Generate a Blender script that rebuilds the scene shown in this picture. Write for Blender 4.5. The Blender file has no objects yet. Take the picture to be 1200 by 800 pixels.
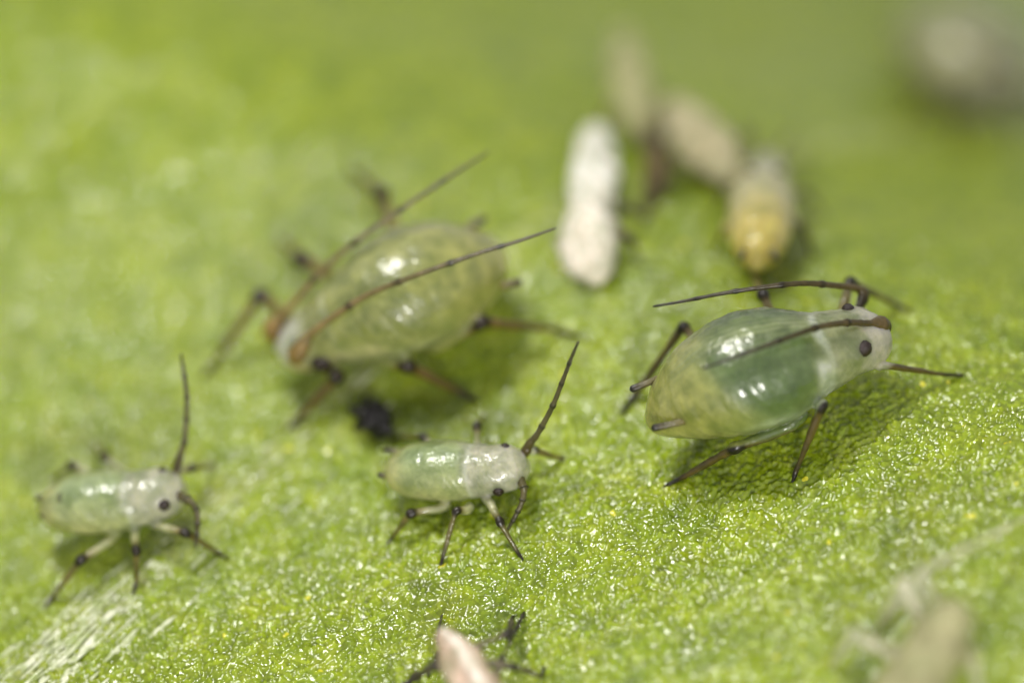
import bpy, math, random
import numpy as np
from mathutils import Vector, Matrix
from mathutils.bvhtree import BVHTree

# ------------------------------------------------------------------ camera, light, exposure
# One unit is about half a millimetre; the picture is 12 units wide at the plane of focus.
scene = bpy.context.scene
ELEV = math.radians(50.0)
ROLL = math.radians(18.0)
DIST = 60.0
VIEW = Vector((0, math.cos(ELEV), -math.sin(ELEV)))
UP0 = Vector((0, math.sin(ELEV), math.cos(ELEV)))
RT = (Vector((1, 0, 0)) * math.cos(ROLL) - UP0 * math.sin(ROLL)).normalized()
UP = (Vector((1, 0, 0)) * math.sin(ROLL) + UP0 * math.cos(ROLL)).normalized()
CAM = -VIEW * DIST

cam = bpy.data.cameras.new('camera')
cam.lens = 180.0
cam.sensor_width = 36.0
cam.clip_start = 0.5
cam.clip_end = 400.0
cam_o = bpy.data.objects.new('camera', cam)
scene.collection.objects.link(cam_o)
cam_o.matrix_world = Matrix((
    (RT.x, UP.x, -VIEW.x, CAM.x),
    (RT.y, UP.y, -VIEW.y, CAM.y),
    (RT.z, UP.z, -VIEW.z, CAM.z),
    (0, 0, 0, 1)))
scene.camera = cam_o
cam.dof.use_dof = True
FOCUS_PX = (760, 635)
cam.dof.aperture_fstop = 0.039
cam.dof.aperture_blades = 0

world = bpy.data.worlds.new('World')
scene.world = world
world.use_nodes = True
world.node_tree.nodes['Background'].inputs['Color'].default_value = (1.0, 0.985, 0.92, 1)
world.node_tree.nodes['Background'].inputs["Strength"].default_value = 0.5


def flash(name, up_deg, right_deg, dist, sx, sy, energy, color):
    d = (-VIEW * math.cos(math.radians(up_deg)) + UP * math.sin(math.radians(up_deg)))
    d = (d + RT * math.tan(math.radians(right_deg))).normalized()
    L = bpy.data.lights.new(name, 'AREA')
    L.shape = 'RECTANGLE'
    L.size = sx
    L.size_y = sy
    L.energy = energy
    L.color = color
    o = bpy.data.objects.new(name, L)
    scene.collection.objects.link(o)
    o.location = d * dist
    o.rotation_euler = d.to_track_quat('Z', 'Y').to_euler()
    return o


flash('upper_flash', 58, -18, 42, 13, 8, 14200, (1.0, 0.97, 0.92))
flash('lower_flash', -22, 8, 40, 8, 5, 9800, (1.0, 0.97, 0.93))

scene.view_settings.view_transform = 'Standard'
scene.view_settings.look = 'None'
scene.view_settings.gamma = 1.0
scene.view_settings.exposure = 0.0
scene.render.engine = 'CYCLES'
scene.cycles.use_denoising = True
scene.cycles.use_adaptive_sampling = False
scene.cycles.sample_clamp_direct = 12.0
scene.cycles.sample_clamp_indirect = 4.0
scene.cycles.max_bounces = 8
scene.cycles.caustics_reflective = False
scene.cycles.caustics_refractive = False

rng = np.random.default_rng(7)
random.seed(7)

# ------------------------------------------------------------------ noise and leaf height
_LAT = rng.random((256, 256))


def vnoise(x, y):
    x = np.asarray(x, float); y = np.asarray(y, float)
    xi = np.floor(x).astype(int); yi = np.floor(y).astype(int)
    fx = x - xi; fy = y - yi
    fx = fx * fx * fx * (fx * (fx * 6 - 15) + 10); fy = fy * fy * fy * (fy * (fy * 6 - 15) + 10)
    a = _LAT[xi % 256, yi % 256]; b = _LAT[(xi + 1) % 256, yi % 256]
    c = _LAT[xi % 256, (yi + 1) % 256]; d = _LAT[(xi + 1) % 256, (yi + 1) % 256]
    return (a * (1 - fx) + b * fx) * (1 - fy) + (c * (1 - fx) + d * fx) * fy - 0.5


def ray_plane(px, py, z):
    """point at height z seen at photograph pixel px, py (1200 x 800)"""
    u = (px - 600) / 1200 * 0.2
    v = (400 - py) / 1200 * 0.2
    d = VIEW + RT * u + UP * v
    t = (z - CAM.z) / d.z
    return CAM + d * t


V0 = ray_plane(40, 800, 0)
V1 = ray_plane(390, 490, 0)
VD = (V1 - V0).normalized()
VN = Vector((-VD.y, VD.x, 0))
R0 = ray_plane(500, -30, 0)
R1 = ray_plane(1200, 250, 0)
RD = (R1 - R0).normalized()
RN = Vector((-RD.y, RD.x, 0))
if RN.y < 0:
    RN = -RN


def height(x, y):
    x = np.asarray(x, float); y = np.asarray(y, float)
    h = 0.30 * vnoise(x * 0.22 + 3.1, y * 0.22 + 8.4) + 0.10 * vnoise(x * 0.7 + 11, y * 0.7 + 4)
    # midrib ridge in the lower left
    q = (x - V0.x) * VN.x + (y - V0.y) * VN.y
    h = h + 0.10 * np.exp(-(q / 0.35) ** 2)
    # the blade rolls down and away behind the colony
    d = (x - R0.x) * RN.x + (y - R0.y) * RN.y + 0.5 * vnoise(x * 0.3, y * 0.3)
    d = np.maximum(d + 3.3, 0)
    h = h - 0.84 * (np.sqrt(d * d + 5.0) - math.sqrt(5.0))
    return h


def P(px, py, z=0.0):
    """world point z above the leaf, seen at that pixel"""
    zz = z
    for _ in range(150):
        p = ray_plane(px, py, zz)
        n = float(height(p.x, p.y)) + z
        if abs(n - zz) < 1e-5:
            break
        zz += (n - zz) * 0.7
    return ray_plane(px, py, zz)


fp = P(*FOCUS_PX)
cam.dof.focus_distance = (fp - CAM).dot(VIEW)


# ------------------------------------------------------------------ materials
class NT:
    def __init__(self, name):
        self.m = bpy.data.materials.new(name)
        self.m.use_nodes = True
        self.t = self.m.node_tree
        self.t.nodes.clear()
        self.out = self.t.nodes.new('ShaderNodeOutputMaterial')
        self.b = self.t.nodes.new('ShaderNodeBsdfPrincipled')
        self.t.links.new(self.b.outputs[0], self.out.inputs[0])

    def n(self, kind, **kw):
        nd = self.t.nodes.new('ShaderNode' + kind)
        for k, v in kw.items():
            setattr(nd, k, v)
        return nd

    def put(self, sock, v):
        if hasattr(v, 'links') and hasattr(v, 'is_output'):
            self.t.links.new(v, sock)
        else:
            sock.default_value = v

    def noise(self, vec, scale, detail=2.0, rough=0.5):
        nd = self.n('TexNoise')
        self.put(nd.inputs['Vector'], vec); nd.inputs['Scale'].default_value = scale
        nd.inputs['Detail'].default_value = detail; nd.inputs['Roughness'].default_value = rough
        return nd.outputs['Fac']

    def math(self, op, a, b=None, clamp=False):
        nd = self.n('Math', operation=op, use_clamp=clamp)
        self.put(nd.inputs[0], a)
        if b is not None:
            self.put(nd.inputs[1], b)
        return nd.outputs[0]

    def ramp(self, fac, stops):
        nd = self.n('ValToRGB')
        el = nd.color_ramp.elements
        while len(el) < len(stops):
            el.new(0.5)
        for e, (p, c) in zip(el, stops):
            e.position = p
            e.color = c if len(c) == 4 else (*c, 1)
        self.put(nd.inputs[0], fac)
        return nd.outputs[0]

    def mix(self, fac, a, b, mode='MIX'):
        nd = self.n('Mix', data_type='RGBA', blend_type=mode)
        self.put(nd.inputs[0], fac); self.put(nd.inputs[6], a); self.put(nd.inputs[7], b)
        return nd.outputs[2]

    def bump(self, h, strength, dist, normal=None):
        nd = self.n('Bump')
        nd.inputs['Strength'].default_value = strength
        nd.inputs['Distance'].default_value = dist
        self.put(nd.inputs['Height'], h)
        if normal is not None:
            self.put(nd.inputs['Normal'], normal)
        return nd.outputs[0]


def leaf_material():
    k = NT('leaf_epidermis')
    pos = k.n('TexCoord').outputs['Object']
    # warped coordinates so that the cells are not a regular grid
    wn = k.n('TexNoise'); k.put(wn.inputs['Vector'], pos); wn.inputs['Scale'].default_value = 2.3
    wv = k.n('VectorMath', operation='SCALE'); k.put(wv.inputs[0], wn.outputs['Color']); wv.inputs['Scale'].default_value = 0.35
    wp = k.n('VectorMath', operation='ADD'); k.put(wp.inputs[0], pos); k.put(wp.inputs[1], wv.outputs[0])
    p = wp.outputs[0]
    vor = k.n('TexVoronoi', feature='F1'); k.put(vor.inputs['Vector'], p); vor.inputs['Scale'].default_value = 13
    edge = k.n('TexVoronoi', feature='DISTANCE_TO_EDGE'); k.put(edge.inputs['Vector'], p); edge.inputs['Scale'].default_value = 13
    sp_ = k.n('SeparateColor'); k.put(sp_.inputs[0], vor.outputs['Color']); sep_r = sp_.outputs[0]
    n1 = k.noise(pos, 0.55, 3)
    n2 = k.noise(p, 2.4, 3, 0.6)
    n3 = k.noise(p, 17.0, 3, 0.6)
    base = k.ramp(n2, [(0.25, (0.075, 0.145, 0.0003)), (0.5, (0.165, 0.245, 0.0008)), (0.78, (0.29, 0.355, 0.002))])
    base = k.mix(k.math('MULTIPLY', n1, 0.55), base, (0.33, 0.39, 0.02, 1))
    cellv = k.math('MULTIPLY_ADD', vor.outputs['Color'], 0.9)
    k.t.nodes[-1].inputs[2].default_value = 0.55
    cc = k.n('CombineColor'); [k.put(cc.inputs[i], cellv) for i in range(3)]
    base = k.mix(0.75, base, cc.outputs[0], 'MULTIPLY')
    # pale mottled patches and single yellow cells
    n4 = k.noise(p, 5.5, 2, 0.6)
    pale = k.ramp(n4, [(0.56, (0, 0, 0)), (0.75, (1, 1, 1))])
    base = k.mix(k.math('MULTIPLY', pale, 0.45), base, (0.40, 0.46, 0.08, 1))
    dv = k.n('VectorMath', operation='DOT_PRODUCT'); k.put(dv.inputs[0], p); dv.inputs[1].default_value = (VN.x, VN.y, 0)
    vq = k.math('ABSOLUTE', k.math('SUBTRACT', dv.outputs['Value'], V0.x * VN.x + V0.y * VN.y + 0.17))
    band = k.math('MULTIPLY', k.ramp(vq, [(0.0, (1, 1, 1)), (0.42, (0, 0, 0))]), k.ramp(n4, [(0.4, (0, 0, 0)), (0.6, (1, 1, 1))]))
    base = k.mix(k.math('MULTIPLY', band, 0.5), base, (0.50, 0.52, 0.26, 1))
    vy = k.n('TexVoronoi', feature='F1'); k.put(vy.inputs['Vector'], p); vy.inputs['Scale'].default_value = 3.1
    dot = k.math('LESS_THAN', vy.outputs['Distance'], 0.11)
    sc = k.n('SeparateColor'); k.put(sc.inputs[0], vy.outputs['Color'])
    dot = k.math('MULTIPLY', dot, k.math('GREATER_THAN', sc.outputs[0], 0.7))
    base = k.mix(dot, base, (0.62, 0.60, 0.02, 1))
    k.put(k.b.inputs['Base Color'], base)
    # the relief itself is in the mesh; here only the wet gloss of the cuticle
    k.put(k.b.inputs['Roughness'], k.ramp(k.noise(p, 7.0, 2), [(0.32, (0.07,) * 3), (0.46, (0.19,) * 3), (0.72, (0.32,) * 3)]))
    k.b.inputs['IOR'].default_value = 1.5
    k.b.inputs['Specular IOR Level'].default_value = 0.85
    k.b.inputs['Subsurface Weight'].default_value = 0.5
    k.b.inputs['Subsurface Radius'].default_value = (0.5, 0.6, 0.1)
    k.b.inputs['Subsurface Scale'].default_value = 0.6
    return k.m


def streak_material():
    k = NT('vein_cell_cuticle')
    pos = k.n('TexCoord').outputs['Object']
    k.put(k.b.inputs['Base Color'], k.ramp(k.noise(pos, 6, 2), [(0.3, (0.30, 0.38, 0.10)), (0.7, (0.72, 0.74, 0.56))]))
    k.b.inputs['Roughness'].default_value = 0.2
    k.b.inputs['Specular IOR Level'].default_value = 0.8
    k.put(k.b.inputs['Normal'], k.bump(k.noise(pos, 24, 2), 0.6, 0.03))
    return k.m


def skin_material(name, sss=0.85, rough=0.22, bump=0.010, radius=(0.55, 0.6, 0.28), spec=0.55, coat=1.0, trans=0.0):
    k = NT(name)
    pos = k.n('TexCoord').outputs['Object']
    at = k.n('Attribute'); at.attribute_name = 'tint'
    n1 = k.noise(pos, 5.0, 3, 0.6)
    n2 = k.noise(pos, 34.0, 2, 0.6)
    v = k.math('ADD', k.math('MULTIPLY', n1, 0.88), k.math('MULTIPLY', n2, 0.12))
    f = k.ramp(v, [(0.36, (0.62, 0.68, 0.55)), (0.70, (1.32, 1.28, 1.3))])
    k.put(k.b.inputs['Base Color'], k.mix(1.0, at.outputs['Color'], f, 'MULTIPLY'))
    k.put(k.b.inputs['Transmission Weight'], k.math('MULTIPLY', at.outputs['Alpha'], trans))
    soft = k.math('MULTIPLY', at.outputs['Alpha'], sss)
    k.put(k.b.inputs['Subsurface Weight'], soft)
    k.b.inputs['Subsurface Radius'].default_value = radius
    k.b.inputs['Subsurface Scale'].default_value = 0.42
    k.b.inputs['Roughness'].default_value = rough
    k.b.inputs['Specular IOR Level'].default_value = spec
    k.b.inputs['IOR'].default_value = 1.45
    if coat:
        k.put(k.b.inputs['Coat Weight'], k.math('MULTIPLY', at.outputs['Alpha'], coat))
        k.b.inputs['Coat Roughness'].default_value = 0.05
    w = k.n('TexVoronoi', feature='F1'); k.put(w.inputs['Vector'], pos); w.inputs['Scale'].default_value = 21
    hb = k.math('ADD', k.math('MULTIPLY', n2, 1.0), k.math('MULTIPLY', w.outputs['Distance'], 0.7))
    nb = k.bump(hb, 1.0, bump)
    k.put(k.b.inputs['Normal'], nb)
    if coat:
        k.b.inputs['Coat IOR'].default_value = 1.55
    return k.m


def plain_material(name, color, rough, spec=0.5, bump=0.01, scale=30):
    k = NT(name)
    pos = k.n('TexCoord').outputs['Object']
    n = k.noise(pos, scale, 3, 0.6)
    c0 = tuple(c * 0.6 for c in color); c1 = tuple(c * 1.4 for c in color)
    k.put(k.b.inputs['Base Color'], k.ramp(n, [(0.3, c0), (0.7, c1)]))
    k.b.inputs['Roughness'].default_value = rough
    k.b.inputs['Specular IOR Level'].default_value = spec
    k.put(k.b.inputs['Normal'], k.bump(n, 1.0, bump))
    return k.m


M_LEAF = leaf_material()
M_STREAK = streak_material()
M_SKIN = skin_material('aphid_skin', sss=0.9, rough=0.34, bump=0.004, trans=0.45)
M_SHED = skin_material('shed_skin', sss=0.5, rough=0.42, bump=0.025, radius=(0.3, 0.22, 0.2), coat=0.0)
M_LIMB = skin_material('aphid_limb_cuticle', sss=0.25, rough=0.3, bump=0.006, radius=(0.05, 0.04, 0.02), coat=0.0)
M_EYE = plain_material('aphid_eye', (0.018, 0.007, 0.005), 0.25, 0.6, 0.012, 60)
M_FRASS = plain_material('black_frass', (0.010, 0.008, 0.010), 0.32, 0.5, 0.06, 14)


# ------------------------------------------------------------------ mesh helpers
def link(name, me, mat, parent=None):
    o = bpy.data.objects.new(name, me)
    scene.collection.objects.link(o)
    if mat:
        me.materials.append(mat)
    o.parent = parent
    return o


def smooth(me):
    me.polygons.foreach_set('use_smooth', np.ones(len(me.polygons), bool))


def set_tint(me, cols):
    a = me.color_attributes.new('tint', 'FLOAT_COLOR', 'POINT')
    a.data.foreach_set('color', np.asarray(cols, np.float32).ravel())


def crom(pts, n, p=1.0):
    """Catmull-Rom through rows of pts, n samples; returns samples"""
    pts = np.asarray(pts, float)
    m = len(pts)
    if m == 2:
        t = np.linspace(0, 1, n)[:, None]
        return pts[0] * (1 - t) + pts[1] * t
    ext = np.vstack([2 * pts[0] - pts[1], pts, 2 * pts[-1] - pts[-2]])
    u = np.linspace(0, m - 1, n)
    i = np.clip(u.astype(int), 0, m - 2)
    t = (u - i)[:, None]
    p0, p1, p2, p3 = ext[i], ext[i + 1], ext[i + 2], ext[i + 3]
    return 0.5 * (2 * p1 + (p2 - p0) * t + (2 * p0 - 5 * p1 + 4 * p2 - p3) * t ** 2 + (3 * p1 - p0 - 3 * p2 + p3) * t ** 3)


def unit(a):
    return a / np.maximum(np.linalg.norm(a, axis=-1, keepdims=True), 1e-9)


def frames(c):
    t = unit(np.gradient(c, axis=0))
    up = np.array([0, 0, 1.0]) + 0 * t
    bad = np.abs(t[:, 2]) > 0.97
    up[bad] = [0.3, 1, 0]
    side = unit(np.cross(t, up))
    # keep the side vector continuous
    for i in range(1, len(side)):
        if side[i] @ side[i - 1] < 0:
            side[i] = -side[i]
    u2 = np.cross(side, t)
    return t, side, u2


def loft(c, w, ht, hb, ring=32, wob=0.0):
    """closed tube round centre line c; half width w, half height above ht and below hb"""
    t, s, u = frames(c)
    a = np.linspace(0, 2 * math.pi, ring, endpoint=False)
    ca, sa = np.cos(a), np.sin(a)
    hh = np.where(sa[None, :] > 0, ht[:, None], hb[:, None])
    v = c[:, None, :] + s[:, None, :] * (w[:, None] * ca)[..., None] + u[:, None, :] * (hh * sa)[..., None]
    n = len(c)
    V = v.reshape(-1, 3)
    F = []
    for i in range(n - 1):
        for j in range(ring):
            k = (j + 1) % ring
            F.append((i * ring + j, i * ring + k, (i + 1) * ring + k, (i + 1) * ring + j))
    b0 = len(V)
    V = np.vstack([V, c[0], c[-1]])
    for j in range(ring):
        k = (j + 1) % ring
        F.append((b0, k, j))
        F.append((b0 + 1, (n - 1) * ring + j, (n - 1) * ring + k))
    return V, F


def poly_tube(pts, rad, ring=12, step=0.03, knee=None):
    """round-ended tube along a polyline with a radius per joint; corners slightly rounded"""
    pts = np.asarray(pts, float); rad = np.asarray(rad, float)
    L = np.linalg.norm(np.diff(pts, axis=0), axis=1)
    cum = np.concatenate([[0], np.cumsum(L)])
    n = max(8, int(cum[-1] / step))
    s = np.unique(np.concatenate([np.linspace(0, cum[-1], n)]))
    c = np.stack([np.interp(s, cum, pts[:, i]) for i in range(3)], 1)
    r = np.interp(s, cum, rad)
    if knee is not None:
        r = r * (1 + 0.55 * np.exp(-((s - cum[knee]) / (1.2 * rad[knee])) ** 2))
    for _ in range(2):
        c[1:-1] = c[:-2] * .25 + c[1:-1] * .5 + c[2:] * .25
    # round the two ends
    e0 = np.minimum(s, r[0]) / max(r[0], 1e-6); e1 = np.minimum(cum[-1] - s, r[-1]) / max(r[-1], 1e-6)
    r = r * np.sqrt(np.clip(1 - (1 - np.clip(e0, 0.02, 1)) ** 2, 0.02, 1)) * np.sqrt(np.clip(1 - (1 - np.clip(e1, 0.02, 1)) ** 2, 0.02, 1))
    V, F = loft(c, r, r, r, ring)
    return V, F, s / cum[-1], c, r


def mesh_from(name, V, F):
    me = bpy.data.meshes.new(name)
    me.from_pydata([tuple(x) for x in V], [], F)
    me.update()
    return me


def remeshed(V, F, voxel, iters):
    me = mesh_from('tmp', V, F)
    o = bpy.data.objects.new('tmp', me)
    scene.collection.objects.link(o)
    md = o.modifiers.new('r', 'REMESH'); md.mode = 'VOXEL'; md.voxel_size = voxel; md.use_smooth_shade = True
    sm = o.modifiers.new('s', 'SMOOTH'); sm.factor = 0.5; sm.iterations = iters
    dg = bpy.context.evaluated_depsgraph_get()
    dg.update()
    out = bpy.data.meshes.new_from_object(o.evaluated_get(dg))
    bpy.data.objects.remove(o)
    bpy.data.meshes.remove(me)
    return out


LIMB = 0.86


def px_path(rows):
    """rows of (px, py, z, r) -> points, radii"""
    pts = np.array([P(r[0], r[1], r[2]) for r in rows])
    return pts, np.array([max(r[3] * LIMB, 0.014) for r in rows])


def lerp_cols(u, stops):
    """stops: list of (pos, (r,g,b,a))"""
    x = [s[0] for s in stops]
    return np.stack([np.interp(u, x, [s[1][i] for s in stops]) for i in range(4)], 1)


# leg colour along its length, trunk to claw
def leg_cols(pale, brown, dark):
    return [(0.0, (*pale, 0.9)), (0.25, (*pale, 0.8)), (0.37, (*brown, 0.5)), (0.41, (*dark, 0.1)), (0.45, (*dark, 0.1)), (0.49, (*brown, 0.4)),
            (0.80, tuple(c * 0.7 for c in brown) + (0.3,)), (0.9, (*dark, 0.1)), (1.0, (*dark, 0.0))]


def empty(name, loc, label, cat, group=None):
    o = bpy.data.objects.new(name, None)
    o.empty_display_size = 0.3
    scene.collection.objects.link(o)
    o.location = loc
    o['label'] = label
    o['category'] = cat
    if group:
        o['group'] = group
    return o


CAMDIR = np.array(-VIEW)


def aphid(name, label, cat, base_px, spine, legs, antennae, eyes, cornicles, colour, legc, antc,
          voxel=0.014, mat=None, group=None, crease=0.012, wrinkle=0.0, dorsal_keel=0.0, seed=0, tail=None, hb=0.86, relief=0.006):
    """spine rows: (px, py, z, half width, half height) from tail to head.
    legs: lists of (px, py, z, r) from trunk to claw, joints in order coxa, knee, ankle, claw."""
    mat = mat or M_SKIN
    origin = np.array(P(*base_px, 0.0))
    group = group or {'aphid': 'grown aphids on the leaf', 'aphid_nymph': 'aphid nymphs on the leaf', 'shed_skin': 'shed skins lying on the leaf'}[name]
    root = empty(name, Vector(origin), label, cat, group)
    sp = np.array([list(P(r[0], r[1], r[2])) for r in spine])
    N = 90
    c = crom(sp, N)
    W = np.sqrt(np.maximum(crom([[r[3] ** 2] for r in spine], N)[:, 0], 1e-5))
    Hh = np.sqrt(np.maximum(crom([[r[4] ** 2] for r in spine], N)[:, 0], 1e-5))
    s = np.concatenate([[0], np.cumsum(np.linalg.norm(np.diff(c, axis=0), axis=1))]); s /= s[-1]
    ck = 1 - crease * np.abs(np.sin(s * math.pi * 11)) ** 6
    W = W * ck; Hh = Hh * ck
    if wrinkle:
        rr = np.random.default_rng(seed)
        W = W * (1 + wrinkle * np.interp(s, np.linspace(0, 1, 14), rr.normal(size=14)))
        Hh = Hh * (1 + wrinkle * np.interp(s, np.linspace(0, 1, 14), rr.normal(size=14)))
    V, F = loft(c, W, Hh, Hh * hb, 44)
    V = list(V)
    allF = list(F)
    legdata = []
    for lg in legs:
        pts, rad = px_path(lg)
        v, f, u, cc, r = poly_tube(pts, rad, 12, 0.025, knee=len(pts) - 3 if len(pts) > 3 else None)
        # parameter by joint: knee at 0.43, ankle at 0.88
        L = np.concatenate([[0], np.cumsum(np.linalg.norm(np.diff(pts, axis=0), axis=1))]); L /= L[-1]
        ju = {2: [0, 1], 3: [0, 0.43, 1.0], 4: [0, 0.43, 0.88, 1.0], 5: [0, 0.2, 0.43, 0.88, 1.0]}[len(pts)]
        legdata.append((cc, r, np.interp(u, L, ju)))
        b = len(V)
        V.extend(v)
        allF.extend([tuple(i + b for i in q) for q in f])
    me = remeshed(np.array(V) - origin, allF, voxel, 2)
    n = len(me.vertices)
    co = np.empty(n * 3, np.float32); me.vertices.foreach_get('co', co); co = co.reshape(-1, 3) + origin
    # trunk coordinates
    t, sd, u2 = frames(c)
    near = np.sign((sd @ CAMDIR).mean()) or 1
    bi = np.zeros(n, int); bd = np.full(n, 1e9)
    for k in range(N):
        d = ((co - c[k]) ** 2).sum(1) / max(W[k], 0.1) ** 0.5
        m = d < bd
        bd[m] = d[m]; bi[m] = k
    off = co - c[bi]
    dx = (off * sd[bi]).sum(1) * near; dz = (off * u2[bi]).sum(1)
    rho = np.sqrt((dx / W[bi]) ** 2 + (dz / Hh[bi]) ** 2)
    phi = np.arctan2(dx, dz)
    S = s[bi] + (off * t[bi]).sum(1) / np.linalg.norm(sp[-1] - sp[0])
    cols = colour(np.clip(S, 0, 1), phi, co)
    if legdata:
        best = np.full(n, 1e9); lc = np.zeros((n, 4))
        for cc, r, u in legdata:
            for k in range(0, len(cc)):
                d = np.sqrt(((co - cc[k]) ** 2).sum(1)) - r[k]
                m = d < best
                best[m] = d[m]
                lc[m] = lerp_cols(u[k:k + 1], legc)[0]
        bb = np.full(n, 1e9)
        for k in range(0, N, 2):
            bb = np.minimum(bb, np.sqrt(((co - c[k]) ** 2).sum(1)) - max(W[k], Hh[k]))
        outside = np.clip((bb - 0.015) / 0.05, 0, 1) * np.clip(1 - (best - 0.03) / 0.05, 0, 1)
        cols = cols * (1 - outside[:, None]) + lc * outside[:, None]
    set_tint(me, cols)
    # finely reticulate cuticle and shallow cross folds, as real relief
    no = np.empty(n * 3, np.float32); me.vertices.foreach_get('normal', no); no = no.reshape(-1, 3)
    q = 30.0
    rel = vnoise(co[:, 0] * q + co[:, 2] * 13, co[:, 1] * q - co[:, 2] * 17) * relief
    rel = rel + 2.0 * relief * vnoise(co[:, 0] * 9 + co[:, 2] * 7, co[:, 1] * 9 - co[:, 2] * 8)
    co2 = co - origin + no * rel[:, None]
    me.vertices.foreach_set('co', co2.astype(np.float32).ravel())
    me.update()
    me.name = 'body'
    link('body', me, mat, root)
    for an in antennae:
        pts, rad = px_path(an)
        sm = crom(np.column_stack([pts, rad]), 110)
        L = np.concatenate([[0], np.cumsum(np.linalg.norm(np.diff(sm[:, :3], axis=0), axis=1))]); uu = L / L[-1]
        r = np.maximum(sm[:, 3], 0.008)
        ring = (np.abs(np.sin(uu * L[-1] * 26)) ** 4) * 0.10
        joint = sum(np.exp(-((uu - j) / 0.012) ** 2) for j in (0.3, 0.48, 0.66, 0.82))
        r = r * (1 - ring) * (1 + 0.34 * joint)
        r[0] *= 0.5; r[-1] *= 0.4
        v, f = loft(sm[:, :3], r, r, r, 12)
        m2 = mesh_from('antenna', v - origin, f)
        smooth(m2)
        cu = np.concatenate([np.repeat(uu, 12), [0, 1]])
        cj = np.concatenate([np.repeat(joint, 12), [0, 0]])
        col = lerp_cols(cu, antc)
        col[:, :3] *= (1 - 0.85 * np.clip(cj, 0, 1))[:, None]
        set_tint(m2, col)
        link('antenna', m2, M_LIMB, root)
    bvh = BVHTree.FromPolygons([tuple(x) for x in co2], [tuple(p.vertices) for p in me.polygons]) if eyes else None
    z_fix = None
    for (px, py, z, r, sx) in eyes:
        p = np.array(P(px, py, z))
        d = unit(p - np.array(CAM))
        hit = bvh.ray_cast(Vector(np.array(CAM) - origin), Vector(d))
        if z_fix is None and hit[0] is not None:
            p = np.array(hit[0]) + origin + d * r * sx
        v, f = ball(r, r, r, 16, 10, 0.05)
        # bulge of facets faces outward from the head
        m2 = mesh_from('eye', v + p - origin, f)
        smooth(m2)
        link('eye', m2, M_EYE, root)
    for rows in cornicles:
        pts, rad = px_path(rows)
        v, f, u, cc, r = poly_tube(pts, rad, 14, 0.015)
        m2 = mesh_from('cornicle', v - origin, f)
        smooth(m2)
        cu = np.concatenate([np.repeat(u, 14), [0, 1]])
        set_tint(m2, lerp_cols(cu, [(0, (*legc[0][1][:3], 0.6)), (0.35, (0.16, 0.14, 0.07, 0.3)), (0.7, (0.08, 0.065, 0.03, 0.2)), (0.9, (0.015, 0.012, 0.01, 0)), (1, (0.01, 0.01, 0.01, 0))]))
        link('cornicle', m2, M_LIMB, root)
    return root


def ball(rx, ry, rz, nu=20, nv=12, lump=0.0, seed=3):
    V = []; F = []
    rr = np.random.default_rng(seed)
    for i in range(nv + 1):
        th = math.pi * i / nv
        for j in range(nu):
            a = 2 * math.pi * j / nu
            d = 1 + lump * (rr.random() - 0.5) * 2 * (0 < i < nv)
            V.append((rx * d * math.sin(th) * math.cos(a), ry * d * math.sin(th) * math.sin(a), rz * d * math.cos(th)))
    for i in range(nv):
        for j in range(nu):
            k = (j + 1) % nu
            F.append((i * nu + j, (i + 1) * nu + j, (i + 1) * nu + k, i * nu + k))
    return np.array(V), F


def sstep(a, b, x):
    t = np.clip((x - a) / (b - a), 0, 1)
    return t * t * (3 - 2 * t)


def blend(c, col, m, al=None):
    col = np.array(col if len(col) == 4 else (*col, 1.0))
    return c * (1 - m[:, None]) + col * m[:, None]


# ------------------------------------------------------------------ the leaf
DOME, GRIT = 0.044, 0.013


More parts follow.
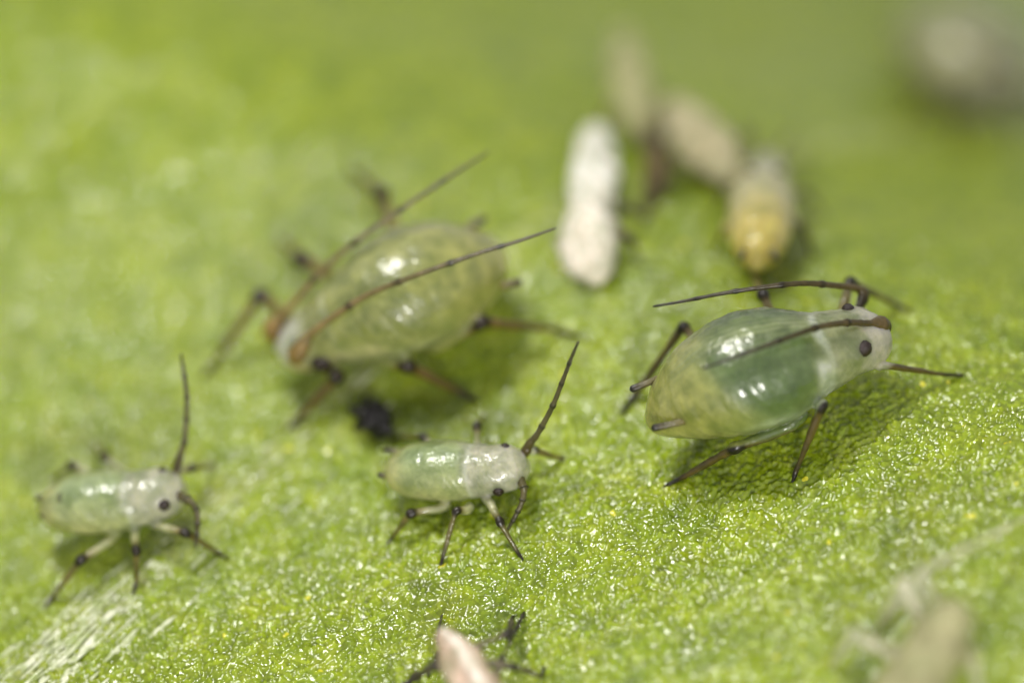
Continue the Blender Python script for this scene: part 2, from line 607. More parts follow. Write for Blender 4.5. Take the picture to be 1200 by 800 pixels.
def build_leaf():
    xs = np.concatenate([np.arange(-34, -7.6, 0.8), np.arange(-7.6, 7.8, 0.0185), np.arange(7.8, 34, 0.8)])
    ys = np.concatenate([np.arange(-26, -7.4, 0.8), np.arange(-7.4, 4, 0.0185), np.arange(4, 12, 0.045), np.arange(12, 36, 0.8)])
    X, Y = np.meshgrid(xs, ys)
    Z = height(X, Y)
    # small lumps of the blade between the finest veins
    Z = Z + 0.045 * vnoise(X * 2.1 + 40, Y * 2.1) + 0.022 * vnoise(X * 5.3, Y * 5.3 + 9)
    # every epidermal cell is a little dome of its own height, with wrinkled wax on it
    CELL = 0.063
    wx = X + 0.12 * vnoise(X * 3 + 5, Y * 3); wy = Y + 0.12 * vnoise(X * 3, Y * 3 + 17)
    gx = wx / CELL; gy = wy / CELL
    ix = np.floor(gx).astype(int); iy = np.floor(gy).astype(int)
    jit = rng.random((256, 256, 3))
    best = np.full(X.shape, 9.0); who = np.zeros(X.shape)
    for a in (-1, 0, 1):
        for b in (-1, 0, 1):
            j3 = jit[(ix + a) % 256, (iy + b) % 256]
            dd = (gx - ix - a - j3[..., 0]) ** 2 + (gy - iy - b - j3[..., 1]) ** 2
            m = dd < best
            best = np.where(m, dd, best); who = np.where(m, j3[..., 2], who)
    inner = ((X > -7.6) & (X < 7.8) & (Y > -7.4) & (Y < 12)).astype(float)
    dome = np.clip(1 - best * 1.3, 0, 1)
    Z = Z + inner * (DOME * dome * (0.35 + 0.9 * who) + GRIT * (rng.random(X.shape) - 0.5) * (0.4 + 1.2 * np.clip(vnoise(X * 3.1, Y * 3.1) + 0.5, 0, 1))
                     + 0.032 * vnoise(X * 19 + 7 * vnoise(X * 2, Y * 2), Y * 19))
    n, m = X.shape
    co = np.stack([X, Y, Z], -1).reshape(-1, 3).astype(np.float32)
    idx = np.arange(n * m).reshape(n, m)
    q = np.stack([idx[:-1, :-1], idx[:-1, 1:], idx[1:, 1:], idx[1:, :-1]], -1).reshape(-1, 4)
    me = bpy.data.meshes.new('leaf')
    me.vertices.add(len(co)); me.vertices.foreach_set('co', co.ravel())
    me.loops.add(q.size); me.loops.foreach_set('vertex_index', q.ravel().astype(np.int32))
    me.polygons.add(len(q)); me.polygons.foreach_set('loop_start', (np.arange(len(q)) * 4).astype(np.int32))
    me.update(); me.validate()
    smooth(me)
    o = link('leaf', me, M_LEAF)
    o['kind'] = 'structure'
    o['label'] = 'glistening green leaf blade under the aphids'
    # long shiny cells over the midrib, lower left
    V = []; F = []
    bv, bf = ball(1, 1, 1, 10, 8)
    vx = np.array(VD); vn = np.array(VN)
    for i in range(420):
        a = rng.uniform(-1.6, 5.6)
        q = rng.normal(0.05, 0.34)
        if (a > 2.1 and rng.random() < 0.72) or (1.2 < a < 2.1 and q > 0.1 and rng.random() < 0.7):
            continue
        ln = rng.uniform(0.05, 0.26) * (1 if a < 2.1 else 0.6); wd = rng.uniform(0.012, 0.032)
        p = np.array(V0) + vx * a + vn * q
        p[2] = float(height(p[0], p[1])) + 0.01 + rng.uniform(0, 0.02)
        s1 = (float(height(p[0] + vx[0] * .1, p[1] + vx[1] * .1)) - float(height(p[0] - vx[0] * .1, p[1] - vx[1] * .1))) / 0.2
        ang = rng.normal(0, 0.05)
        dx = vx * math.cos(ang) + vn * math.sin(ang); dx = dx + np.array([0, 0, s1])
        dn = vn
        b = len(V)
        for v in bv:
            V.append(p + dx * v[0] * ln + dn * v[1] * wd + np.array([0, 0, 1]) * v[2] * wd * 0.9)
        F.extend([tuple(i2 + b for i2 in f) for f in bf])
    m2 = mesh_from('vein_cells', np.array(V), F)
    smooth(m2)
    o2 = link('vein_cells', m2, M_STREAK, o)
    o2['kind'] = 'stuff'
    o2['label'] = 'long silvery cells running over the vein'


build_leaf()

# ------------------------------------------------------------------ palettes
ADULT_LEG = leg_cols((0.20, 0.16, 0.045), (0.115, 0.080, 0.016), (0.009, 0.006, 0.003))
NYMPH_LEG = leg_cols((0.50, 0.50, 0.28), (0.16, 0.13, 0.036), (0.014, 0.009, 0.004))
SHED_LEG = leg_cols((0.20, 0.17, 0.12), (0.10, 0.085, 0.055), (0.03, 0.025, 0.02))
ADULT_ANT = [(0, (0.03, 0.02, 0.004, .2)), (0.05, (0.036, 0.024, 0.005, .2)), (0.10, (0.09, 0.062, 0.022, .4)), (0.5, (0.055, 0.042, 0.016, .3)), (1, (0.02, 0.017, 0.01, .2))]
NYMPH_ANT = [(0, (0.045, 0.033, 0.01, .3)), (0.1, (0.06, 0.045, 0.014, .3)), (0.3, (0.11, 0.095, 0.04, .5)), (1, (0.035, 0.03, 0.016, .2))]


def adult_colour(S, phi, co):
    n = len(S)
    c = np.tile(np.array([0.38, 0.43, 0.13, 1.0]), (n, 1))
    x = co
    nz = vnoise(x[:, 0] * 1.7 + x[:, 2] * 2.1, x[:, 1] * 1.7 - x[:, 2])
    nf = vnoise(x[:, 0] * 6 + x[:, 2] * 5, x[:, 1] * 6 - x[:, 2] * 4)
    # darker blue green organs in the front half, yellow towards the tail
    c = blend(c, (0.10, 0.19, 0.065), sstep(0.25, 0.5, S + 0.35 * nz) * sstep(0.72, 0.60, S) * 0.8)
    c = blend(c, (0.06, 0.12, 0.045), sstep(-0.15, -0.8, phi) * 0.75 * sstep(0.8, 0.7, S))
    c = blend(c, (0.52, 0.50, 0.15), sstep(0.42, 0.08, S + 0.12 * nz) * 0.8)
    c = blend(c, (0.50, 0.54, 0.30), np.clip(nf * 1.4, 0, 1) * 0.25)
    # pale dorsal stripe with fine long wrinkles
    st = np.exp(-((phi + 0.05) / 0.22) ** 2) * sstep(0.12, 0.3, S) * sstep(0.71, 0.66, S)
    c = blend(c, (0.42, 0.47, 0.24), st * (0.6 + 0.4 * np.sin(phi * 48 + 4 * nz)))
    # milky fold low on the flank
    fo = np.exp(-((np.abs(phi) - 1.75 - 0.2 * nz) / 0.16) ** 2) * sstep(0.3, 0.5, S) * sstep(0.82, 0.7, S)
    c = blend(c, (0.55, 0.64, 0.45), fo * 0.8)
    # white membranes and pale head
    c = blend(c, (0.40, 0.43, 0.24), sstep(0.69, 0.73, S))
    c = blend(c, (0.78, 0.82, 0.74), np.exp(-((S - 0.705 + 0.05 * nz + 0.03 * nf) / (0.014 + 0.012 * np.clip(np.abs(phi), 0, 2))) ** 2) * np.clip(0.75 + 1.2 * nf, 0.3, 0.95))
    c = blend(c, (0.66, 0.62, 0.52), sstep(0.86, 0.90, S + 0.1 * nf) * 0.85)
    c = blend(c, (0.75, 0.72, 0.66), np.exp(-((phi + 0.1) / 0.5) ** 2) * sstep(0.84, 0.9, S) * 0.6)
    return c


def left_adult_colour(S, phi, co):
    c = blend(adult_colour(S, phi, co), (0.54, 0.53, 0.17), 0.55 * sstep(0.95, 0.8, S))
    # pale streak low on the flank, white brow, yellow chin
    c = blend(c, (0.80, 0.74, 0.42), np.exp(-((phi - 1.45) / 0.16) ** 2) * sstep(0.5, 0.6, S) * sstep(0.85, 0.75, S) * 0.8)
    c = blend(c, (0.90, 0.90, 0.86), np.exp(-(phi / 0.8) ** 2) * sstep(0.78, 0.88, S) * 0.9)
    c = blend(c, (0.70, 0.52, 0.20), sstep(0.9, 1.6, phi) * sstep(0.85, 0.93, S) * 0.8)
    return c


def nymph_colour(S, phi, co):
    n = len(S)
    nz = vnoise(co[:, 0] * 3.7 + co[:, 2] * 2.1, co[:, 1] * 3.7 - co[:, 2])
    c = np.tile(np.array([0.56, 0.60, 0.30, 1.0]), (n, 1))
    c = blend(c, (0.36, 0.48, 0.24), np.exp(-(phi / 0.8) ** 2) * sstep(0.1, 0.25, S) * sstep(0.66, 0.55, S) * 0.8)
    c = blend(c, (0.66, 0.62, 0.24), sstep(0.26, 0.03, S + 0.15 * nz) * 0.7)
    c = blend(c, (0.62, 0.60, 0.26), sstep(1.0, 1.7, np.abs(phi)) * sstep(0.6, 0.4, S) * 0.5)
    c = blend(c, (0.66, 0.64, 0.54), sstep(0.56, 0.72, S + 0.2 * nz) * 0.85)
    c = blend(c, (0.84, 0.85, 0.78), np.exp(-((S - 0.63 + 0.06 * nz) / 0.02) ** 2) * 0.6)
    return c


def nymph_left_colour(S, phi, co):
    c = nymph_colour(S, phi, co)
    # two small dark marks on the abdomen
    for (s0, p0, ds, dp) in ((0.22, 0.30, 0.018, 0.24), (0.07, 0.15, 0.018, 0.35)):
        m = np.exp(-((S - s0) / ds) ** 4 - ((phi - p0) / dp) ** 4)
        c = blend(c, (0.03, 0.025, 0.01, 0.1), m * 0.9)
    # greener patch in the white collar
    c = blend(c, (0.45, 0.50, 0.28), np.exp(-((S - 0.73) / 0.035) ** 2 - ((phi + 0.4) / 0.35) ** 2) * 0.8)
    return c


def shed_colour(a, b, tip=None):
    def f(S, phi, co):
        nz = vnoise(co[:, 0] * 4 + co[:, 2] * 3, co[:, 1] * 4 - co[:, 2] * 2)
        c = np.tile(np.array([*a, 0.8]), (len(S), 1))
        c = blend(c, (*b, 0.8), np.clip(0.5 + nz * 1.6, 0, 1))
        if tip:
            c = blend(c, (*tip, 0.8), sstep(0.5, -0.1, S + 0.35 * nz))
        return c
    return f


def pink_shed_colour(S, phi, co):
    c = shed_colour((0.66, 0.52, 0.42), (0.42, 0.30, 0.22))(S, phi, co)
    c = blend(c, (0.92, 0.86, 0.80, 0.8), np.exp(-((phi + 0.25) / 0.35) ** 2) * 0.85)
    c = blend(c, (0.20, 0.13, 0.08, 0.5), np.exp(-((S - 0.42) / 0.05) ** 2 - ((phi - 0.15) / 0.2) ** 2) * 0.7)
    return c


def yellow_colour(S, phi, co):
    c = np.tile(np.array([0.78, 0.72, 0.38, 1.0]), (len(S), 1))
    c = blend(c, (0.92, 0.72, 0.14), sstep(0.4, 0.05, S) * 0.9)
    c = blend(c, (0.52, 0.50, 0.36), sstep(0.5, 0.75, S) * 0.9)
    return c


def far_colour(S, phi, co):
    c = np.tile(np.array([0.36, 0.37, 0.16, 1.0]), (len(S), 1))
    c = blend(c, (0.62, 0.58, 0.40), sstep(0.4, 0.8, S) * 0.8)
    return c


# ------------------------------------------------------------------ right adult
aphid('aphid', 'plump glossy dark green aphid with white collar and brown antennae swept back', 'aphid',
      (890, 520),
      [(762, 499, 0.62, 0.05, 0.05), (772, 492, 0.68, 0.24, 0.22), (795, 476, 0.78, 0.46, 0.42), (830, 456, 0.88, 0.64, 0.60), (872, 439, 0.92, 0.73, 0.68),
       (912, 427, 0.89, 0.70, 0.64), (940, 419, 0.84, 0.58, 0.54), (957, 414, 0.80, 0.50, 0.48), (972, 409, 0.78, 0.465, 0.44), (990, 403, 0.75, 0.42, 0.39), (1006, 398, 0.72, 0.42, 0.36), (1021, 394, 0.70, 0.36, 0.30), (1029, 392, 0.67, 0.18, 0.17), (1033, 391, 0.66, 0.04, 0.04)],
      [[(995, 425, 0.55, 0.06), (1031, 427, 0.62, 0.050), (1108, 439, 0.10, 0.034), (1132, 440, 0.01, 0.018)],
       [(940, 470, 0.50, 0.09), (964, 474, 0.78, 0.060), (932, 554, 0.07, 0.034), (926, 574, 0.01, 0.018)],
       [(945, 480, 0.45, 0.10), (925, 500, 0.40, 0.085), (862, 524, 0.50, 0.062), (798, 560, 0.07, 0.040), (776, 571, 0.01, 0.020)],
       [(830, 420, 0.6, 0.08), (801, 382, 0.75, 0.058), (745, 462, 0.10, 0.044), (727, 487, 0.01, 0.022)],
       [(915, 395, 0.6, 0.08), (894, 345, 0.85, 0.060), (880, 318, 0.10, 0.036), (872, 312, 0.01, 0.02)],
       [(985, 375, 0.6, 0.07), (996, 330, 0.75, 0.060), (1050, 357, 0.10, 0.036), (1070, 367, 0.01, 0.02)]],
      [[(1024, 389, 0.74, 0.07), (1034, 383, 0.84, 0.125), (1029, 380, 0.95, 0.12), (1020, 379, 1.04, 0.052), (994, 378, 1.25, 0.046), (960, 383, 1.46, 0.042), (922, 396, 1.62, 0.036), (881, 411, 1.70, 0.030), (845, 424, 1.72, 0.022), (822, 432, 1.70, 0.014)],
       [(1006, 362, 0.72, 0.06), (1012, 346, 0.80, 0.085), (1004, 338, 0.90, 0.05), (984, 335, 1.05, 0.044), (945, 332, 1.25, 0.040), (907, 335, 1.36, 0.036), (851, 343, 1.42, 0.028), (800, 353, 1.40, 0.021), (765, 359, 1.38, 0.013)]],
      [(1012, 408, 0.80, 0.098, 0.55), (994, 363, 0.80, 0.075, 0.9)],
      [[(806, 492, 0.98, 0.055), (790, 496, 1.02, 0.048), (763, 502, 1.05, 0.052)], [(778, 441, 0.95, 0.055), (760, 448, 1.0, 0.045), (738, 457, 1.0, 0.052)]],
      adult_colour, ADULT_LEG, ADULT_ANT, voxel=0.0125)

# ------------------------------------------------------------------ left adult, farther back
aphid('aphid', 'large pale green aphid with long antennae laid over its back, beside black pellet', 'aphid',
      (455, 430),
      [(584, 297, 0.55, 0.05, 0.05), (574, 302, 0.62, 0.30, 0.28), (550, 312, 0.76, 0.56, 0.50), (510, 328, 0.90, 0.74, 0.68), (465, 347, 0.94, 0.76, 0.70),
       (425, 366, 0.86, 0.64, 0.60), (392, 383, 0.78, 0.48, 0.46), (368, 397, 0.70, 0.40, 0.38), (350, 408, 0.62, 0.33, 0.30), (336, 417, 0.55, 0.20, 0.20), (330, 421, 0.52, 0.05, 0.05)],
      [[(372, 425, 0.45, 0.08), (396, 440, 0.55, 0.080), (350, 490, 0.10, 0.050), (334, 507, 0.01, 0.03)],
       [(440, 420, 0.5, 0.10), (477, 427, 0.70, 0.085), (540, 460, 0.10, 0.048), (563, 472, 0.01, 0.028)],
       [(480, 400, 0.5, 0.12), (512, 405, 0.60, 0.10), (563, 377, 0.85, 0.080), (650, 386, 0.12, 0.046), (688, 398, 0.01, 0.028)],
       [(350, 385, 0.5, 0.08), (305, 345, 0.75, 0.080), (252, 425, 0.10, 0.046), (234, 446, 0.01, 0.028)],
       [(400, 330, 0.6, 0.10), (352, 303, 0.85, 0.080), (335, 285, 0.10, 0.046), (325, 280, 0.01, 0.028)],
       [(470, 290, 0.6, 0.10), (447, 226, 0.85, 0.075), (420, 205, 0.10, 0.046), (410, 200, 0.01, 0.028)]],
      [[(328, 400, 0.62, 0.09), (319, 387, 0.74, 0.14), (325, 376, 0.86, 0.10), (332, 368, 0.95, 0.058), (352, 346, 1.20, 0.050), (384, 311, 1.50, 0.046), (424, 278, 1.70, 0.040), (472, 244, 1.80, 0.034), (524, 209, 1.82, 0.028), (573, 178, 1.80, 0.018)],
       [(346, 421, 0.90, 0.10), (349, 413, 1.02, 0.135), (355, 404, 1.08, 0.11), (366, 390, 1.18, 0.055), (398, 366, 1.45, 0.048), (434, 344, 1.70, 0.044), (492, 321, 1.95, 0.038), (560, 297, 2.04, 0.032), (612, 281, 2.04, 0.026), (652, 267, 2.02, 0.017)]],
      [(376, 424, 0.80, 0.125, 0.4), (330, 384, 0.70, 0.08, 0.9)],
      [[(585, 335, 0.95, 0.06), (612, 330, 1.0, 0.055)], [(545, 268, 0.95, 0.06), (570, 255, 1.0, 0.055)]],
      left_adult_colour, leg_cols((0.34, 0.27, 0.07), (0.15, 0.095, 0.02), (0.022, 0.012, 0.006)),
      [(0, (0.20, 0.12, 0.03, .4)), (0.07, (0.22, 0.14, 0.04, .4)), (0.15, (0.24, 0.17, 0.07, .5)), (0.5, (0.15, 0.12, 0.05, .4)), (1, (0.08, 0.07, 0.05, .2))], voxel=0.02)

# ------------------------------------------------------------------ middle nymph
aphid('aphid_nymph', 'small pale green nymph with one antenna raised, beside the black pellet', 'aphid nymph',
      (540, 600),
      [(452, 550, 0.44, 0.03, 0.03), (458, 551, 0.45, 0.16, 0.15), (474, 552, 0.47, 0.29, 0.27), (500, 552, 0.49, 0.36, 0.33), (530, 552, 0.48, 0.37, 0.34),
       (555, 552, 0.46, 0.335, 0.30), (575, 551, 0.46, 0.31, 0.28), (593, 548, 0.45, 0.30, 0.26), (604, 546, 0.43, 0.265, 0.23), (612, 544, 0.42, 0.20, 0.18), (617, 543, 0.41, 0.12, 0.11), (620, 542, 0.41, 0.03, 0.03)],
      [[(566, 580, 0.30, 0.06), (575, 590, 0.32, 0.062), (586, 612, 0.32, 0.042), (606, 646, 0.05, 0.030), (614, 657, 0.01, 0.014)],
       [(552, 590, 0.28, 0.07), (548, 598, 0.30, 0.060), (534, 598, 0.42, 0.042), (519, 652, 0.05, 0.030), (516, 664, 0.01, 0.014)],
       [(530, 588, 0.26, 0.07), (514, 596, 0.28, 0.060), (481, 601, 0.36, 0.046), (460, 629, 0.05, 0.030), (453, 638, 0.01, 0.014)],
       [(560, 535, 0.4, 0.05), (559, 499, 0.55, 0.045), (566, 488, 0.05, 0.03), (570, 485, 0.01, 0.015)],
       [(520, 530, 0.4, 0.06), (496, 512, 0.45, 0.045), (470, 512, 0.06, 0.03), (460, 513, 0.01, 0.015)],
       [(596, 532, 0.36, 0.05), (626, 527, 0.36, 0.042), (660, 538, 0.05, 0.03), (671, 542, 0.01, 0.015)]],
      [[(610, 538, 0.46, 0.045), (617, 527, 0.54, 0.070), (621, 519, 0.62, 0.058), (630, 508, 0.74, 0.042), (647, 477, 1.05, 0.036), (659, 447, 1.35, 0.031), (669, 421, 1.60, 0.025), (678, 399, 1.80, 0.013)],
       [(607, 553, 0.44, 0.045), (610, 562, 0.46, 0.066), (614, 574, 0.42, 0.05), (611, 590, 0.34, 0.038), (603, 606, 0.24, 0.032), (594, 622, 0.12, 0.016)]],
      [(584, 574, 0.47, 0.070, 0.5), (592, 524, 0.50, 0.055, 0.95)],
      [[(463, 562, 0.50, 0.040), (452, 558, 0.52, 0.036), (442, 555, 0.53, 0.038)], [(468, 529, 0.50, 0.036), (449, 527, 0.52, 0.036)]],
      nymph_colour, NYMPH_LEG, NYMPH_ANT, voxel=0.0105)

# ------------------------------------------------------------------ left nymph
aphid('aphid_nymph', 'small pale green nymph with two dark specks on its back, standing over the silvery vein', 'aphid nymph',
      (140, 640),
      [(46, 594, 0.58, 0.03, 0.03), (53, 594, 0.59, 0.17, 0.15), (72, 593, 0.62, 0.30, 0.27), (100, 590, 0.64, 0.375, 0.34), (132, 588, 0.62, 0.38, 0.35),
       (158, 585, 0.60, 0.355, 0.32), (178, 581, 0.60, 0.335, 0.30), (194, 577, 0.58, 0.32, 0.28), (204, 575, 0.56, 0.27, 0.24), (211, 573, 0.55, 0.20, 0.18), (216, 572, 0.54, 0.12, 0.11), (219, 571, 0.54, 0.03, 0.03)],
      [[(174, 612, 0.40, 0.06), (190, 617, 0.44, 0.058), (218, 624, 0.46, 0.046), (255, 647, 0.06, 0.034), (270, 657, 0.01, 0.016)],
       [(158, 615, 0.40, 0.07), (158, 628, 0.42, 0.060), (160, 645, 0.46, 0.046), (160, 684, 0.06, 0.034), (154, 699, 0.01, 0.016)],
       [(140, 620, 0.40, 0.07), (124, 637, 0.42, 0.066), (94, 656, 0.46, 0.050), (62, 699, 0.06, 0.034), (50, 716, 0.01, 0.016)],
       [(120, 565, 0.5, 0.06), (84, 545, 0.6, 0.05), (65, 560, 0.06, 0.034), (58, 566, 0.01, 0.016)],
       [(150, 560, 0.5, 0.06), (122, 534, 0.6, 0.05), (112, 520, 0.06, 0.034), (108, 516, 0.01, 0.016)],
       [(190, 560, 0.5, 0.06), (225, 548, 0.5, 0.045), (250, 545, 0.06, 0.034), (258, 545, 0.01, 0.016)]],
      [[(205, 558, 0.62, 0.045), (208, 545, 0.70, 0.070), (212, 530, 0.84, 0.050), (217, 512, 1.0, 0.038), (219, 468, 1.3, 0.034), (216, 440, 1.5, 0.028), (212, 414, 1.65, 0.014)],
       [(207, 578, 0.58, 0.045), (213, 582, 0.62, 0.066), (224, 588, 0.66, 0.048), (231, 601, 0.62, 0.040), (231, 622, 0.46, 0.034), (229, 642, 0.32, 0.016)]],
      [(192, 591, 0.62, 0.074, 0.5), (190, 552, 0.62, 0.05, 0.95)],
      [[(66, 608, 0.64, 0.042), (56, 606, 0.66, 0.036), (46, 603, 0.68, 0.040)], [(58, 580, 0.64, 0.040), (41, 584, 0.68, 0.040)]],
      nymph_left_colour, NYMPH_LEG, NYMPH_ANT, voxel=0.0115)

# ------------------------------------------------------------------ shed skins and other aphids
aphid('shed_skin', 'pinkish white shed aphid skin with tangled dark legs, lying in front of the pale nymphs', 'shed skin',
      (555, 800),
      [(516, 739, 0.95, 0.03, 0.03), (519, 742, 0.94, 0.10, 0.09), (527, 753, 0.90, 0.17, 0.15), (538, 770, 0.80, 0.22, 0.19), (552, 795, 0.66, 0.24, 0.20), (566, 825, 0.50, 0.30, 0.24), (578, 855, 0.36, 0.26, 0.2), (584, 872, 0.30, 0.04, 0.04)],
      [[(535, 775, 0.7, 0.05), (512, 778, 0.60, 0.055), (486, 793, 0.10, 0.05), (470, 806, 0.0, 0.03)],
       [(550, 765, 0.75, 0.05), (566, 753, 0.60, 0.045), (596, 742, 0.45, 0.045), (600, 722, 0.05, 0.022), (614, 717, 0.01, 0.014)],
       [(575, 810, 0.5, 0.05), (587, 773, 0.45, 0.040), (601, 745, 0.35, 0.028), (615, 716, 0.02, 0.014)],
       [(555, 775, 0.6, 0.05), (603, 780, 0.45, 0.042), (634, 793, 0.05, 0.036), (640, 778, 0.02, 0.018)],
       [(526, 765, 0.8, 0.03), (512, 765, 0.5, 0.025), (508, 777, 0.15, 0.02), (500, 795, 0.01, 0.014)]],
      [[(520, 750, 0.86, 0.03), (512, 752, 0.5, 0.022), (514, 738, 0.30, 0.020), (518, 720, 0.05, 0.012)]],
      [], [],
      pink_shed_colour, SHED_LEG, [(0, (0.06, 0.05, 0.03, .2)), (1, (0.03, 0.025, 0.02, .1))],
      voxel=0.012, mat=M_SHED, wrinkle=0.08, relief=0.02, seed=5)

aphid('shed_skin', 'chalk white empty shed skin propped up behind the large pale aphid', 'shed skin',
      (692, 325),
      [(690, 330, 0.12, 0.05, 0.05), (691, 322, 0.16, 0.28, 0.16), (690, 302, 0.24, 0.38, 0.22), (690, 275, 0.27, 0.34, 0.26), (692, 245, 0.30, 0.27, 0.25), (696, 215, 0.32, 0.28, 0.22), (698, 186, 0.33, 0.20, 0.2), (697, 163, 0.34, 0.15, 0.13), (696, 152, 0.34, 0.03, 0.03)],
      [[(712, 270, 0.45, 0.05), (738, 280, 0.4, 0.03), (748, 300, 0.0, 0.02)], [(676, 270, 0.45, 0.05), (655, 285, 0.35, 0.03), (650, 305, 0.0, 0.02)],
       [(710, 240, 0.6, 0.05), (735, 240, 0.5, 0.03), (752, 255, 0.0, 0.02)], [(690, 320, 0.2, 0.08), (690, 345, 0.0, 0.03)]],
      [], [], [], shed_colour((0.95, 0.93, 0.88), (0.85, 0.80, 0.74), (0.84, 0.75, 0.66)), SHED_LEG, NYMPH_ANT, voxel=0.02, mat=M_SHED, wrinkle=0.11, relief=0.05, seed=8)

aphid('shed_skin', 'pale pinkish shed skin lying up against the yellow nymph', 'shed skin',
      (825, 180),
      [(785, 124, 0.35, 0.05, 0.05), (792, 133, 0.38, 0.20, 0.17), (808, 152, 0.42, 0.30, 0.26), (828, 174, 0.44, 0.34, 0.28), (846, 195, 0.42, 0.26, 0.22), (860, 212, 0.36, 0.05, 0.05)],
      [[(800, 150, 0.35, 0.06), (775, 165, 0.4, 0.045), (762, 190, 0.0, 0.03)], [(815, 175, 0.35, 0.06), (790, 200, 0.4, 0.045), (770, 225, 0.0, 0.03)],
       [(850, 175, 0.35, 0.06), (870, 165, 0.4, 0.045), (885, 160, 0.0, 0.03)], [(830, 190, 0.3, 0.08), (833, 207, 0.0, 0.04)]],
      [], [], [], shed_colour((0.60, 0.55, 0.36), (0.48, 0.42, 0.26)), SHED_LEG, NYMPH_ANT, voxel=0.022, mat=M_SHED, wrinkle=0.08, relief=0.02, seed=11)

aphid('shed_skin', 'thin beige shed skin with brown legs, farthest from the plump dark aphid', 'shed skin',
      (745, 150),
      [(729, 40, 0.8, 0.05, 0.05), (731, 52, 0.8, 0.18, 0.16), (736, 82, 0.72, 0.24, 0.20), (742, 110, 0.6, 0.25, 0.20), (750, 140, 0.45, 0.20, 0.17), (754, 160, 0.36, 0.05, 0.05)],
      [[(748, 130, 0.4, 0.08), (764, 170, 0.5, 0.10), (760, 235, 0.10, 0.08), (757, 262, 0.0, 0.05)], [(750, 140, 0.4, 0.08), (778, 185, 0.45, 0.08), (772, 240, 0.0, 0.05)],
       [(740, 110, 0.5, 0.07), (715, 130, 0.4, 0.05), (705, 155, 0.0, 0.03)], [(752, 140, 0.3, 0.08), (755, 175, 0.0, 0.05)]],
      [], [], [], shed_colour((0.46, 0.45, 0.24), (0.38, 0.36, 0.18)), leg_cols((0.24, 0.19, 0.08), (0.16, 0.11, 0.04), (0.07, 0.05, 0.02)), NYMPH_ANT, voxel=0.025, mat=M_SHED, wrinkle=0.08, relief=0.02, seed=14)

aphid('aphid_nymph', 'yellow nymph with grey head and a bright glint, behind the plump dark aphid', 'aphid nymph',
      (892, 275),
      [(888, 318, 0.40, 0.03, 0.03), (888, 311, 0.42, 0.13, 0.12), (889, 292, 0.46, 0.30, 0.28), (891, 265, 0.50, 0.40, 0.36), (893, 238, 0.50, 0.40, 0.36), (895, 214, 0.46, 0.32, 0.28), (897, 196, 0.42, 0.22, 0.2), (898, 186, 0.38, 0.04, 0.04)],
      [[(905, 225, 0.4, 0.06), (945, 225, 0.5, 0.045), (962, 250, 0.0, 0.03)], [(885, 225, 0.4, 0.06), (850, 225, 0.5, 0.045), (838, 250, 0.0, 0.03)],
       [(905, 250, 0.4, 0.06), (940, 262, 0.5, 0.045), (952, 300, 0.0, 0.03)], [(880, 250, 0.4, 0.06), (848, 265, 0.5, 0.045), (838, 300, 0.0, 0.03)],
       [(900, 205, 0.4, 0.06), (930, 190, 0.45, 0.045), (945, 180, 0.0, 0.03)], [(890, 205, 0.4, 0.06), (868, 188, 0.45, 0.045), (860, 178, 0.0, 0.03)]],
      [[(892, 194, 0.45, 0.05), (880, 170, 0.7, 0.035), (868, 140, 0.9, 0.02)], [(902, 194, 0.45, 0.05), (916, 172, 0.7, 0.035), (932, 150, 0.9, 0.02)]],
      [(880, 202, 0.45, 0.06, 0.5), (912, 202, 0.45, 0.06, 0.5)],
      [[(872, 292, 0.62, 0.04), (868, 304, 0.66, 0.04)], [(905, 292, 0.62, 0.04), (909, 304, 0.66, 0.04)]],
      yellow_colour, NYMPH_LEG, NYMPH_ANT, voxel=0.02)

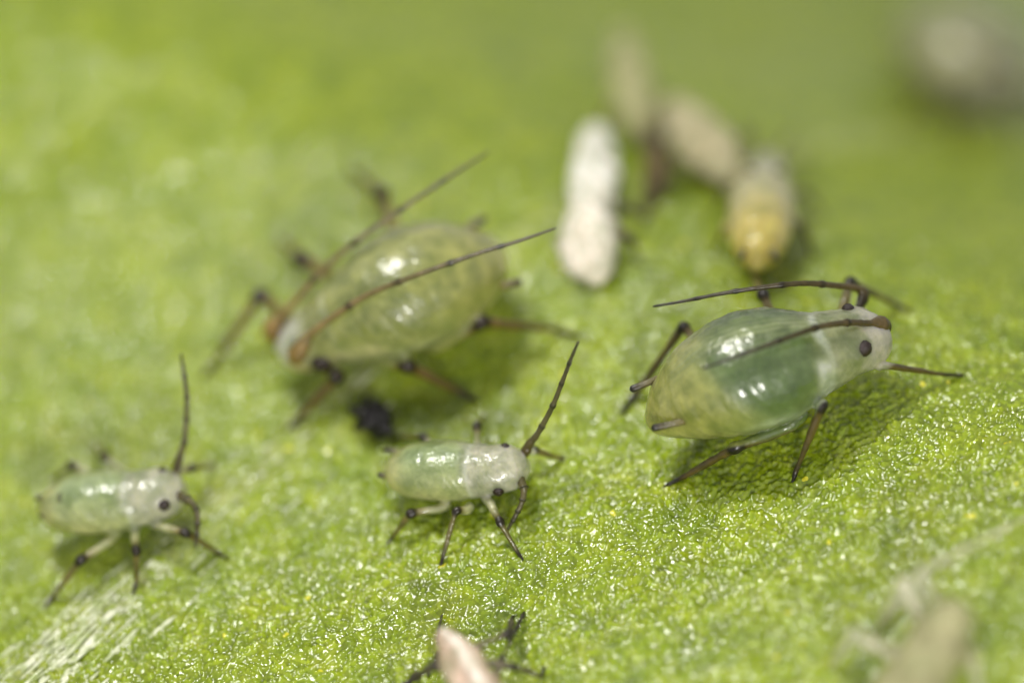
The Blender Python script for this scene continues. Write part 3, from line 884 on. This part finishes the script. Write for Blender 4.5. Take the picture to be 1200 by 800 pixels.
aphid('aphid', 'pale blurred aphid far down the curve of the leaf, away from the colony', 'aphid',
      (1130, 120),
      [(1062, 42, 0.62, 0.05, 0.05), (1072, 46, 0.66, 0.36, 0.34), (1098, 56, 0.8, 0.62, 0.56), (1130, 70, 0.85, 0.70, 0.62), (1160, 84, 0.75, 0.52, 0.48), (1182, 94, 0.65, 0.36, 0.34), (1196, 100, 0.55, 0.05, 0.05)],
      [[(1165, 100, 0.5, 0.08), (1180, 130, 0.6, 0.06), (1195, 165, 0.0, 0.03)], [(1135, 100, 0.5, 0.08), (1130, 135, 0.6, 0.06), (1120, 175, 0.0, 0.03)],
       [(1100, 90, 0.5, 0.08), (1080, 120, 0.6, 0.06), (1045, 150, 0.0, 0.03)], [(1170, 60, 0.5, 0.08), (1200, 45, 0.6, 0.06), (1225, 50, 0.0, 0.03)],
       [(1130, 40, 0.5, 0.08), (1120, 5, 0.6, 0.06), (1100, -5, 0.0, 0.03)], [(1090, 30, 0.5, 0.08), (1060, 10, 0.6, 0.06), (1035, 25, 0.0, 0.03)]],
      [[(1186, 92, 0.7, 0.06), (1170, 70, 1.2, 0.04), (1120, 40, 1.6, 0.025)], [(1186, 104, 0.7, 0.06), (1215, 120, 0.9, 0.04), (1250, 150, 0.8, 0.025)]],
      [(1180, 104, 0.8, 0.09, 0.5), (1186, 76, 0.8, 0.09, 0.5)], [[(1080, 70, 1.0, 0.06), (1058, 74, 1.05, 0.05)], [(1075, 25, 1.0, 0.06), (1052, 22, 1.05, 0.05)]],
      far_colour, ADULT_LEG, ADULT_ANT, voxel=0.026)

aphid('shed_skin', 'greyish beige shed skin with pale stiff legs, blurred, in front of the dark aphid', 'shed skin',
      (1090, 800),
      [(1128, 706, 1.15, 0.04, 0.04), (1122, 716, 1.12, 0.20, 0.16), (1108, 740, 1.05, 0.31, 0.24), (1090, 772, 0.95, 0.36, 0.28), (1068, 808, 0.8, 0.40, 0.30), (1045, 845, 0.6, 0.36, 0.28), (1028, 872, 0.45, 0.05, 0.05)],
      [[(1100, 760, 1.0, 0.09), (1062, 688, 1.0, 0.10), (1030, 740, 0.2, 0.06), (1022, 752, 0.0, 0.03)],
       [(1085, 785, 0.9, 0.08), (1000, 742, 0.8, 0.08), (975, 780, 0.0, 0.03)],
       [(1105, 770, 0.95, 0.08), (1140, 765, 0.9, 0.08), (1150, 830, 0.0, 0.04)],
       [(1112, 735, 1.05, 0.06), (1078, 672, 1.1, 0.045), (1190, 612, 0.35, 0.04), (1225, 596, 0.0, 0.02)]],
      [], [], [], shed_colour((0.42, 0.40, 0.22), (0.30, 0.28, 0.15)),
      [(0, (0.45, 0.42, 0.28, .6)), (0.43, (0.62, 0.60, 0.46, .6)), (1, (0.5, 0.52, 0.3, .5))], NYMPH_ANT, voxel=0.022, mat=M_SHED, wrinkle=0.08, relief=0.02, seed=21)

# ------------------------------------------------------------------ black pellet
v, f = ball(0.18, 0.28, 0.19, 36, 24)
rr = np.random.default_rng(4)
nn = unit(v)
d = 1 + 0.6 * vnoise(nn[:, 0] * 2.2 + 9, nn[:, 1] * 2.2 + nn[:, 2] * 1.7) + 0.55 * vnoise(nn[:, 0] * 5 + 3, nn[:, 1] * 5 + nn[:, 2] * 4)
v = v * d[:, None]
pp = P(437, 490, 0.16)
me = mesh_from('frass_pellet', v, f)
smooth(me)
o = link('frass_pellet', me, M_FRASS)
o.location = pp
o.rotation_euler = (0.2, 0.1, 0.5)
o['label'] = 'small shiny black pellet lying on the leaf between aphid and nymph'
o['category'] = 'pellet'
